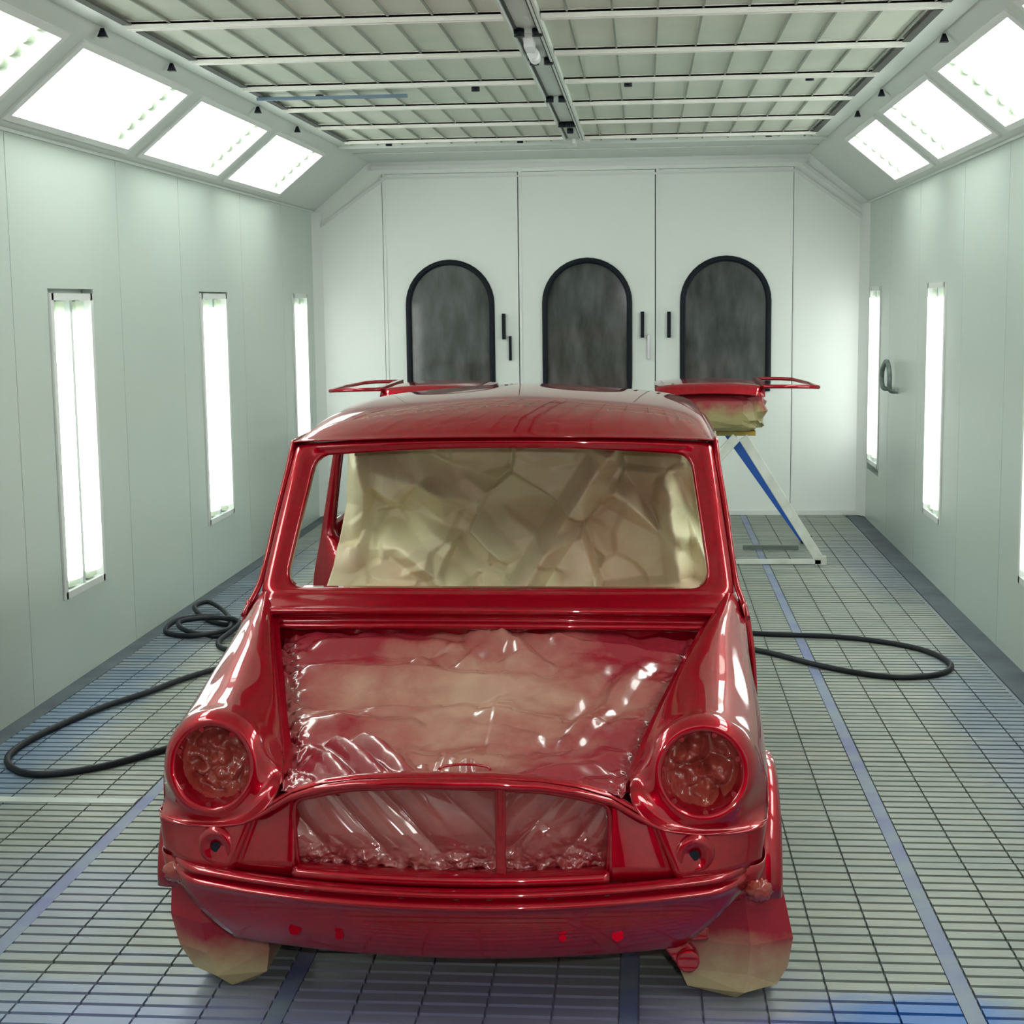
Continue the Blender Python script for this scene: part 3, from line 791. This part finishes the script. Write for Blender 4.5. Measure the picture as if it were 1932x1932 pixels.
# drip rails, A post outer edge
for sd in (1, -1):
    P = [(.700, 4.20, .765), (.690, 4.26, .80), (.678, 4.30, .835), (.668, 4.36, .90), (.654, 4.44, 1.02), (.636, 4.52, 1.14), (.629, 4.565, 1.205), (.628, 4.62, 1.220), (.628, 5.0, 1.224), (.626, 5.5, 1.222), (.615, 5.9, 1.205), (.60, 6.08, 1.17)]
    mb = MB(); mb.tube(cr([(sd * a, b, c) for a, b, c in P], 5), .009, 8); part(mb, 'drip_rail')
    # door-side face of the windscreen post
    mb = MB(); G = []
    for a, b, c in cr([np.array(p) for p in P[2:8]], 4):
        G.append([(sd * a, b, c), (sd * (a - .012), b + .03, c), (sd * (a - .05), b + .04, c)])
    grid_mesh(mb, G); part(mb, 'door_post_face', solid=.003)
    # outer seam flange down the back edge of the wing and the hinge panel behind it
    Pf = [(.694, 4.24, .80), (.706, 4.22, .74), (.716, 4.20, .66), (.722, 4.19, .55), (.724, 4.18, .40), (.724, 4.18, .20)]
    mb = MB(); mb.tube(cr([(sd * a, b, c) for a, b, c in Pf], 5), .007, 8); part(mb, 'seam_flange')
    mb = MB(); G = []
    for z in (.80, .74, .66, .55, .40, .28, .20):
        xo = float(np.interp(z, [.2, .4, .55, .66, .74, .80], [.722, .724, .724, .718, .708, .694]))
        G.append([(sd * (xo - .008), 4.20, z), (sd * xo, 4.24, z), (sd * xo, 4.33, z), (sd * (xo - .03), 4.34, z)])
    grid_mesh(mb, G); part(mb, 'hinge_panel', solid=.003)
    # sill
    mb = MB(); P2 = [(.60, .30), (.66, .31), (.70, .295), (.725, .25), (.72, .19), (.66, .17), (.60, .18)]
    mb.prism([(sd * a, b) for a, b in P2], 4.20, 5.50); part(mb, 'sill', bevel=.008)
    # rear quarter panel
    def xq(z): return float(np.interp(z, [.15, .45, .70, .80, 1.23], [.715, .735, .722, .700, .622]))
    ysq = [5.26, 5.31, 5.36, 5.48, 5.60, 5.72, 5.84, 5.94, 6.02, 6.10, 6.16, 6.19]
    zsq = [.18, .30, .42, .55, .66, .76, .82, .86, 1.00, 1.14, 1.18, 1.225]
    mb = MB(); Vx = []; Fx = []
    for i, z in enumerate(zsq):
        for j, y in enumerate(ysq):
            yy = y; x = xq(z)
            if z > .8 and j > 6: yy = y - (z - .8) * .22 * (j - 6) / 5
            if z > .8 and j == 0: yy = y + .05 * (z - .8)
            if j > 8: x -= .05 * ((j - 8) / 3) ** 2
            zz = z
            da = abs(y - 5.76)
            if da < .30 and z < .27 + math.sqrt(max(0, .09 - da * da)): zz = .27 + math.sqrt(max(0, .09 - da * da))
            Vx.append((sd * x, yy, zz))
    n = len(ysq)
    for i in range(len(zsq) - 1):
        for j in range(n - 1):
            if 7 <= i <= 8 and 2 <= j <= 7: continue
            q = (i * n + j, i * n + j + 1, (i + 1) * n + j + 1, (i + 1) * n + j)
            if abs(Vx[q[0]][2] - Vx[q[3]][2]) < 1e-4 and abs(Vx[q[1]][2] - Vx[q[2]][2]) < 1e-4: continue
            Fx.append(q)
    mb.add(Vx, Fx, True); qp = part(mb, 'rear_quarter_panel', solid=.004)
    # inner door pillar and its swelling at the waist
    mb = MB(); G = []
    for z, w, xi in ((.30, .10, .60), (.55, .10, .58), (.68, .10, .57), (.75, .09, .585), (.81, .06, .63), (.85, .03, .66), (1.0, .026, .645), (1.22, .026, .612)):
        xo = xq(z); G.append([(sd * xo, 5.255, z), (sd * xo, 5.235, z), (sd * (xi - w * .3), 5.235, z), (sd * (xi - w * .3), 5.30, z)])
    grid_mesh(mb, [cr(r, 1) for r in loft(G, 1, 4)]); part(mb, 'door_pillar', solid=.003)
    # flared lip round the front wheel arch
    mb = MB(); G = []
    for k in range(25):
        a = math.radians(2 + 176 * k / 24); y = 3.72 - .262 * math.cos(a); z = .255 + .262 * math.sin(a)
        rr2 = [(.690, .012), (.710, .012), (.728, .006), (.734, -.006), (.730, -.014), (.66, -.016)]
        row = []
        for x, d in rr2: row.append((sd * x, y - d * math.cos(a), z + d * math.sin(a)))
        G.append(row)
    grid_mesh(mb, [cr(r, 3) for r in G]); part(mb, 'wheel_arch_lip', solid=.003)
    mb = MB(); G = []
    for k in range(25):
        a = math.radians(176 * k / 24 + 2); y = 3.72 - .30 * math.cos(a); z = .265 + .30 * math.sin(a)
        G.append([(sd * .695, y, z), (sd * .42, y, z)])
    grid_mesh(mb, G); part(mb, 'wheel_well', solid=.003)

# rear end, floor pan
mb = MB(); G = []
for z, y in ((.24, 6.10), (.34, 6.17), (.5, 6.20), (.70, 6.18), (.82, 6.15)):
    G.append([(x, y + .02 - .12 * x * x * x * x * 3, z) for x in np.linspace(-.69, .69, 15)])
grid_mesh(mb, G); part(mb, 'rear_panel', solid=.004)
mb = MB()
for sd in (1, -1): mb.bar((sd * .64, 6.14, .82), (sd * .58, 6.07, 1.20), .07, .03, up=(0, 1, 0))
mb.bar((-.6, 6.14, .82), (.6, 6.14, .82), .04, .03); part(mb, 'rear_window_frame', bevel=.006)
mb = MB(); mb.box(-.64, .64, 4.17, 6.1, .20, .225); mb.box(-.12, .12, 4.17, 5.6, .225, .33); part(mb, 'floor_pan', bevel=.01)

# wrapped wheels
PAPERW = painted_paper('wheel_wrap_paper', (.46, .36, .17), (.50, .40, .24), (.30, .006, .02), 1.0, .45, lambda m, tc: lin(m, tc, [(2, .045, 4.5, False)]), scale=5.0)
TYRE = mat('black_tyre', (.02, .02, .02), .7)
def wrapped_wheel(name_y, sd, cut):
    rootx = sd * .615
    mb = MB(); mb.cyl((rootx, name_y, .25), (1, 0, 0), .235, .13, 32)
    w = part(mb, 'wheel', TYRE, bevel=.02)
    mb = MB()
    G = []
    for (z, x0, x1, y0, y1) in cut:
        xs_ = [x0, x0 * .45 + x1 * .55, x1]
        G.append([(sd * x0, y0 + .02, z), (sd * x0, (y0 + y1) / 2, z), (sd * x0, y1, z), (sd * x1, y1, z), (sd * x1, (y0 + y1) / 2, z), (sd * x1, y0 + .04, z), (sd * (x1 * .62 + x0 * .38), y0 - .012, z)])
    nr = len(G); mb.add([p for r in G for p in r], [(i * 7 + k, i * 7 + (k + 1) % 7, (i + 1) * 7 + (k + 1) % 7, (i + 1) * 7 + k) for i in range(nr - 1) for k in range(7)] + [tuple(range(7))])
    pw = part(mb, 'paper_wrap', PAPERW, parent=w)
    return w
sec_front_r = [(.004, .60, .655, 3.50, 3.86), (.03, .52, .73, 3.47, 3.93), (.075, .50, .755, 3.47, 3.96), (.15, .50, .765, 3.46, 3.97), (.27, .50, .74, 3.47, 3.97), (.40, .52, .70, 3.52, 3.92)]
sec_front_l = [(.004, .525, .60, 3.50, 3.86), (.04, .485, .67, 3.47, 3.93), (.10, .475, .70, 3.46, 3.96), (.18, .48, .715, 3.45, 3.97), (.28, .49, .715, 3.47, 3.97), (.40, .52, .70, 3.52, 3.92)]
sec_rear = [(.004, .56, .66, 5.60, 5.92), (.03, .50, .70, 5.54, 5.98), (.10, .49, .71, 5.51, 6.01), (.27, .49, .70, 5.50, 6.01), (.45, .53, .67, 5.58, 5.94)]
wrapped_wheel(3.72, 1, sec_front_r); wrapped_wheel(3.72, -1, sec_front_l)
wrapped_wheel(5.76, 1, sec_rear); wrapped_wheel(5.76, -1, sec_rear)

# ------------------------------------------------------------------ masking sheets on the car
BAY = painted_paper('bay_masking_paper', (.44, .30, .20), (.40, .18, .15), (.24, .003, .018), .95, .22,
                    lambda m, tc: lin(m, tc, [(0, .02, .80, True), (1, 3.80, .85, True)]), scale=4.5)
bsdf(BAY).inputs['Coat Weight'].default_value = .5
def crease(x, z, x0, z0, x1, z1, w, h):
    dx, dz = x1 - x0, z1 - z0; l2 = dx * dx + dz * dz; t = max(0, min(1, ((x - x0) * dx + (z - z0) * dz) / l2))
    d = math.hypot(x - x0 - dx * t, z - z0 - dz * t); u = max(0, 1 - d / w); return h * u * (2 - u) * (.6 + .4 * u)
BAYF = [(-.45, 3.90, .02, 3.86, .07, .030), (-.40, 3.74, .0, 3.78, .05, -.022), (.42, 3.98, .24, 3.55, .05, .026), (.36, 3.92, .20, 3.50, .05, -.018),
        (-.30, 3.50, -.14, 3.28, .035, .026), (-.24, 3.53, -.07, 3.28, .035, .022), (-.36, 3.48, -.22, 3.27, .03, .022), (-.02, 4.12, -.16, 3.92, .035, .022), (.02, 4.12, .16, 3.95, .035, .022),
        (.0, 4.12, -.05, 3.95, .03, .018), (.30, 3.40, .12, 3.27, .05, .024), (-.03, 3.42, -.04, 3.30, .02, .014), (.02, 3.40, .035, 3.28, .018, .012), (-.08, 3.38, -.06, 3.29, .016, .010),
        (-.10, 4.05, -.45, 4.06, .04, .018), (.20, 4.06, .50, 4.04, .035, .02), (-.42, 3.62, -.15, 3.60, .05, .016), (.05, 3.66, .30, 3.60, .05, .014)]
mb = MB(); G = []; nx, ny = 190, 190
for j in range(ny + 1):
    t = j / ny; y = 3.235 + (4.135 - 3.235) * t
    xi = float(np.interp(y, [3.2, 3.42, 3.6, 3.8, 4.0, 4.15], [.37, .395, .442, .495, .55, .575]))
    zedge = float(np.interp(y, [3.2, 3.3, 3.42, 3.6, 3.8, 4.0, 4.15], [.575, .57, .565, .615, .655, .695, .715]))
    row = []
    for i in range(nx + 1):
        s = -1 + 2 * i / nx; x = s * xi
        zc = float(np.interp(t, [0, .08, .3, .6, .85, .95, 1], [.575, .575, .60, .645, .69, .725, .735]))
        e = abs(s) ** 4
        z = zc * (1 - e) + zedge * e
        # broad tented folds fanning from the catch and from the bulkhead
        a = math.atan2(x - .07, 4.12 - y + .02)
        rad = math.hypot(x - .07, 4.12 - y)
        z += .016 * math.sin(a * 8 + .6) * min(1, rad * 6) * math.exp(-rad * 4.5) * (1 - e)
        cf = sum(crease(x, y, *c) for c in BAYF) * (1 - abs(s) ** 8)
        z += cf + .030 * noise.noise(Vector((x * 3.2 + 1, y * 4.2, 3))) * (1 - e) + .012 * noise.noise(Vector((x * 8, y * 10, 6))) + .004 * noise.noise(Vector((x * 22, y * 22, 6)))
        cr_ = max(0, (abs(s) - .88) / .12)          # tight crumples along the edges
        z += cr_ * (.042 * (ridged((x, y, 7.7), 26, 2) - .25) + .01 * noise.noise(Vector((x * 60, y * 60, 1))))
        if t > .9: z += (t - .9) / .1 * .012 * noise.noise(Vector((x * 17, y * 12, 5)))
        # long pleats in the front left corner
        u = (x + .36) * .75 + (y - 3.25) * .62
        k = math.exp(-((x + .27) / .13) ** 2 - ((y - 3.36) / .14) ** 2)
        z += k * .022 * abs(math.sin(u * 42))
        # centre tape seam
        if abs(x - .075) < .022 and y < 4.0: z += .003
        row.append((x, y, z))
    G.append(row)
grid_mesh(mb, G)
tag(mb.build('engine_bay_cover', BAY, None, loc=(CX, 0, 0), solid=.0008), 'crumpled pink and tan masking film spread over the empty engine bay of the red car', 'masking sheet')
TAPE = noisy('pink_masking_tape', (.50, .22, .19), (.52, .36, .27), 8, rough=.35)

GF = painted_paper('grille_masking_film', (.38, .15, .13), (.28, .03, .035), (.22, .001, .010), 1.0, .11,
                   lambda m, tc: lin(m, tc, [(2, .53, -2.2, False), (0, .12, .15, True)]), scale=6.0)
bsdf(GF).inputs['Coat Weight'].default_value = .8
mb = MB(); G = []; nx, nz = 230, 110
for j in range(nz + 1):
    t = j / nz; row = []
    for i in range(nx + 1):
        s = -1 + 2 * i / nx; x = s * .345
        zt = ztop(x) - .008; z = .408 + (zt - .408) * t
        y = ylow(x) + .075
        # taut diagonal pleats drawn down towards the foot of the post on either side
        if x < .10: u = (x + .345) * .80 + (z - .39) * .72; amp = .026 * min(1, (.12 - x) * 6)
        else: u = (x - .1) * .85 - (z - .39) * .75; amp = .018
        w_ = u + .012 * noise.noise(Vector((x * 6, z * 6, 2)))
        y += -amp * (abs(math.sin(w_ * 30 + .5)) ** .8) * (0.25 + .75 * min(1, t * 2.5))
        y += .012 * noise.noise(Vector((x * 7, z * 7, 9)))
        if x > .12: y -= .035 * min(1, (x - .12) * 8) * (ridged((x, z, 4.4), 6.5, 2) - .25)
        c = max(0, 1 - t / .26)
        y += -c * (.050 * (ridged((x, z, 1.1), 20, 3))) + c * .012 * noise.noise(Vector((x * 50, z * 50, 4)))
        row.append((x, y, z))
    G.append(row)
grid_mesh(mb, G)
tag(mb.build('grille_masking', GF, None, loc=(CX, 0, 0), solid=.0008), 'glossy red-sprayed film with diagonal pleats behind the open grille of the car', 'masking sheet')

CAB = painted_paper('cabin_masking_paper', (.72, .66, .40), (.80, .74, .50), (.55, .16, .15), .7, .45,
                    lambda m, tc: lin(m, tc, [(0, -.12, .18, True), (2, 1.0, -.25, False)]), scale=2.6)
def plane_facets(seed, n, x0, x1, z0, z1, k):
    r = random.Random(seed); return [(r.uniform(x0, x1), r.uniform(z0, z1), r.gauss(0, k), r.gauss(0, k), r.gauss(0, .012)) for _ in range(n)]
FA = plane_facets(4, 26, -.75, .75, .5, 1.35, .55); FB = plane_facets(9, 90, -.75, .75, .5, 1.35, .50)
def facet(x, z, F_, p=1.0):
    # blend the tilted planes of the nearest seeds: flat facets meeting in creases
    best = []
    for a, b, ka, kb, c in F_:
        d = (x - a) ** 2 + (z - b) ** 2; best.append((d, (x - a) * ka + (z - b) * kb + c))
    best.sort(); d0, h0 = best[0]; d1, h1 = best[1]
    w = min(1, max(0, (math.sqrt(d1) - math.sqrt(d0)) / .016)); return h0 * (.5 + .5 * w) + h1 * (.5 - .5 * w)
mb = MB(); G = []; nx, nz = 250, 170
for j in range(nz + 1):
    t = j / nz; row = []
    for i in range(nx + 1):
        s = i / nx; z = .40 + .80 * t
        xl = float(np.interp(z, [.4, .62, .75, .95, 1.2], [-.70, -.665, -.630, -.600, -.575])); xr = .655
        x = xl + (xr - xl) * s
        y = 5.22 - .55 * max(0, .95 - z) - .22 * max(0, s - .9) * 10 * .5 + .08 * math.cos(x * 2.2)
        h = .9 * facet(x, z, FA) + .35 * facet(x, z, FB)
        h += crease(x, z, -.02, .62, .30, 1.12, .06, .15) + crease(x, z, .30, 1.12, .40, 1.22, .06, .12)     # long roll up to the right
        h += crease(x, z, -.56, 1.08, -.58, .78, .06, .07) + crease(x, z, -.30, .98, .0, .72, .06, .07) + crease(x, z, .50, 1.0, .56, .5, .05, .13) + crease(x, z, -.45, .84, -.1, .6, .05, .07)
        h += crease(x, z, .30, .98, .55, .86, .05, .06) + crease(x, z, -.40, 1.20, -.30, .98, .09, .06)
        h -= crease(x, z, -.15, .92, .12, .98, .12, .07) + crease(x, z, -.35, .93, -.42, .86, .09, .06)
        h += .006 * noise.noise(Vector((x * 14, z * 14, 1)))
        h *= min(1, .10 + s * 9)
        row.append((x, y - h, z))
    G.append(row)
grid_mesh(mb, G)
tag(mb.build('cabin_masking', CAB, None, loc=(CX, 0, 0), solid=.001), 'large sheet of crumpled tan masking paper filling the car cabin behind the windscreen opening', 'masking sheet')

# small tufts of film at the nose corners
for sd, lab in ((-1, 'left'), (1, 'right')):
    mb = MB(); n = 18; G = []
    c = Vector((sd * .64, 3.315, .355)) if sd < 0 else Vector((.672, 3.33, .33))
    for i in range(n + 1):
        ph = math.pi * i / n; row = []
        for k in range(28):
            a = 2 * math.pi * k / 28; d = Vector((math.sin(ph) * math.cos(a), math.sin(ph) * math.sin(a), math.cos(ph)))
            r = 1 + .55 * (ridged(d + Vector((sd * 4, 0, 0)), 2.2, 2) - .3) + .2 * noise.noise(d * 5)
            row.append((c.x + d.x * .032 * r, c.y + d.y * .022 * r, c.z + d.z * .026 * r))
        G.append(row)
    grid_mesh(mb, G, closed_u=True)
    tag(mb.build('film_tuft', FOIL, None, loc=(CX, 0, 0)), 'small crumpled tuft of red-sprayed film at the %s lower corner of the car nose' % lab, 'masking')

# ------------------------------------------------------------------ doors lying on trestles
WRAP = painted_paper('door_wrap_paper', (.24, .21, .075), (.36, .30, .15), (.26, .006, .022), .95, .45, lambda m, tc: lin(m, tc, [(2, -.150, 5.5, False)]), scale=9.0)
def car_door(x0, mirror, label):
    root = empty('masked_door', (x0, 9.95, 1.07))
    s = -1 if mirror else 1
    mb = MB(); G = []
    for i in range(13):
        u = i / 12; x = -.33 + .66 * u
        G.append([(s * x, -.45 + .9 * v / 12, .024 + .022 * math.sin(math.pi * u) ** .7 + .010 * math.sin(math.pi * v / 12) - (.05 if v in (0, 12) else 0)) for v in range(13)])
    grid_mesh(mb, G); sk = mb.build('door_skin', RED, root, solid=.006)
    mb = MB()
    Pw = [(.32, -.44, .035), (.50, -.42, .032), (.62, -.36, .026), (.66, -.33, .022), (.63, .0, .03), (.57, .38, .035), (.50, .42, .038), (.32, .44, .04)]
    mb.tube([(s * a, b, c) for a, b, c in Pw], .012, 8); mb.bar((s * .33, -.44, .035), (s * .33, .44, .04), .03, .025)
    mb.build('window_frame', RED, root)
    # paper bag hanging below
    mb = MB(); n = 22; G = []
    for i in range(n + 1):
        ph = math.pi * i / n; row = []
        for k in range(40):
            a = 2 * math.pi * k / 40; d = Vector((math.sin(ph) * math.cos(a), math.sin(ph) * math.sin(a), math.cos(ph)))
            q = Vector([math.copysign(abs(v) ** .55, v) for v in d])
            r = 1 + .40 * (ridged(q + Vector((s * 2, 1, 0)), 2.2, 3) - .3)
            zz = max(q.z * .15 * r - .125, -.246 + .010 * noise.noise(q * 3))
            row.append((s * (q.x * .335 * r + .03), q.y * .43 * (1 + .1 * (r - 1)), min(zz, .02)))
        G.append(row)
    grid_mesh(mb, G, closed_u=True, smooth=False); mb.build('paper_wrap', WRAP, root)
    return tag(root, label, 'car door')
car_door(.855, False, 'red car door lying on a trestle right of the car roof, wrapped in tan paper')
car_door(-.845, True, 'red car door lying flat behind the left side of the car roof')

def trestle(x0, mirror, label):
    root = empty('trestle', (x0, 9.6, 0)); s = -1 if mirror else 1
    for y, blue in ((0.0, False), (.85, True)):
        for dx in (.50, -.70):
            mb = MB(); mb.bar((s * ((0.02 if dx > 0 else -.02) - (.075 if blue else 0)), y, .790), (s * (dx - (.01 if blue and dx > 0 else 0)), y, .02), .06, .03, up=(0, 1, 0))
            o = mb.build('leg', BLUE if blue else ALU, root, bevel=.004)
            mb = MB(); mb.bar((s * dx, y, .0), (s * dx, y, .05), .07, .05, up=(0, 1, 0)); mb.build('rubber_foot', BLACK if blue else ALU, o)
    mb = MB(); mb.box(*sorted((s * -.16, s * .10)), .04, .80, .795, .822); mb.build('top_board', noisy('trestle_top', (.40, .28, .04), (.22, .2, .06), 6), root)
    mb = MB(); mb.box(*sorted((s * -.70, s * .50)), -.025, .01, .004, .03); mb.build('foot_bar', ALU, root)
    mb = MB(); mb.box(*sorted((s * .06, s * .42)), .55, .57, .004, .03); mb.build('rear_bar', mat('dark_bar', (.12, .15, .13), .6), root)
    return tag(root, label, 'trestle')
trestle(1.04, False, 'grey and blue folding trestle standing right of the car under the wrapped door')
trestle(-1.03, True, 'grey and blue folding trestle under the left door, hidden behind the car')

# ------------------------------------------------------------------ light, world, camera
w = bpy.data.worlds.new('World'); S.world = w; w.use_nodes = True
w.node_tree.nodes['Background'].inputs[0].default_value = (.55, .6, .62, 1); w.node_tree.nodes['Background'].inputs[1].default_value = .05

def cam_axes():
    f = 2930.0
    Yv = Vector((249, -398, f)).normalized(); Zd = -Vector((269, 21734, f)).normalized()
    Z = (Zd - Yv * Zd.dot(Yv)).normalized(); X = Yv.cross(Z)
    # rows of the world-to-camera matrix = camera axes in world space
    right = Vector((X[0], Yv[0], Z[0])); down = Vector((X[1], Yv[1], Z[1])); fwd = Vector((X[2], Yv[2], Z[2]))
    return right, down, fwd
r_, d_, f_ = cam_axes()
cam = bpy.data.cameras.new('Camera'); co = bpy.data.objects.new('Camera', cam); COL.objects.link(co)
M3 = Matrix(((r_.x, -d_.x, -f_.x), (r_.y, -d_.y, -f_.y), (r_.z, -d_.z, -f_.z)))
co.matrix_world = Matrix.Translation((.4548, 0, 1.626)) @ M3.to_4x4()
cam.sensor_width = 36; cam.sensor_height = 36; cam.lens = 2930 / 1932 * 36; cam.clip_start = .02
S.camera = co
# the camera's own flash
fl_d = bpy.data.lights.new('flash', 'POINT'); fl_d.energy = 62; fl_d.shadow_soft_size = .02; fl_d.color = (1, .97, 1)
fo = bpy.data.objects.new('flash', fl_d); fo.location = (.52, .03, 1.70); COL.objects.link(fo)

S.view_settings.view_transform = 'Standard'; S.view_settings.look = 'None'; S.view_settings.gamma = 1
S.view_settings.use_curve_mapping = False
S.view_settings.exposure = 0.62
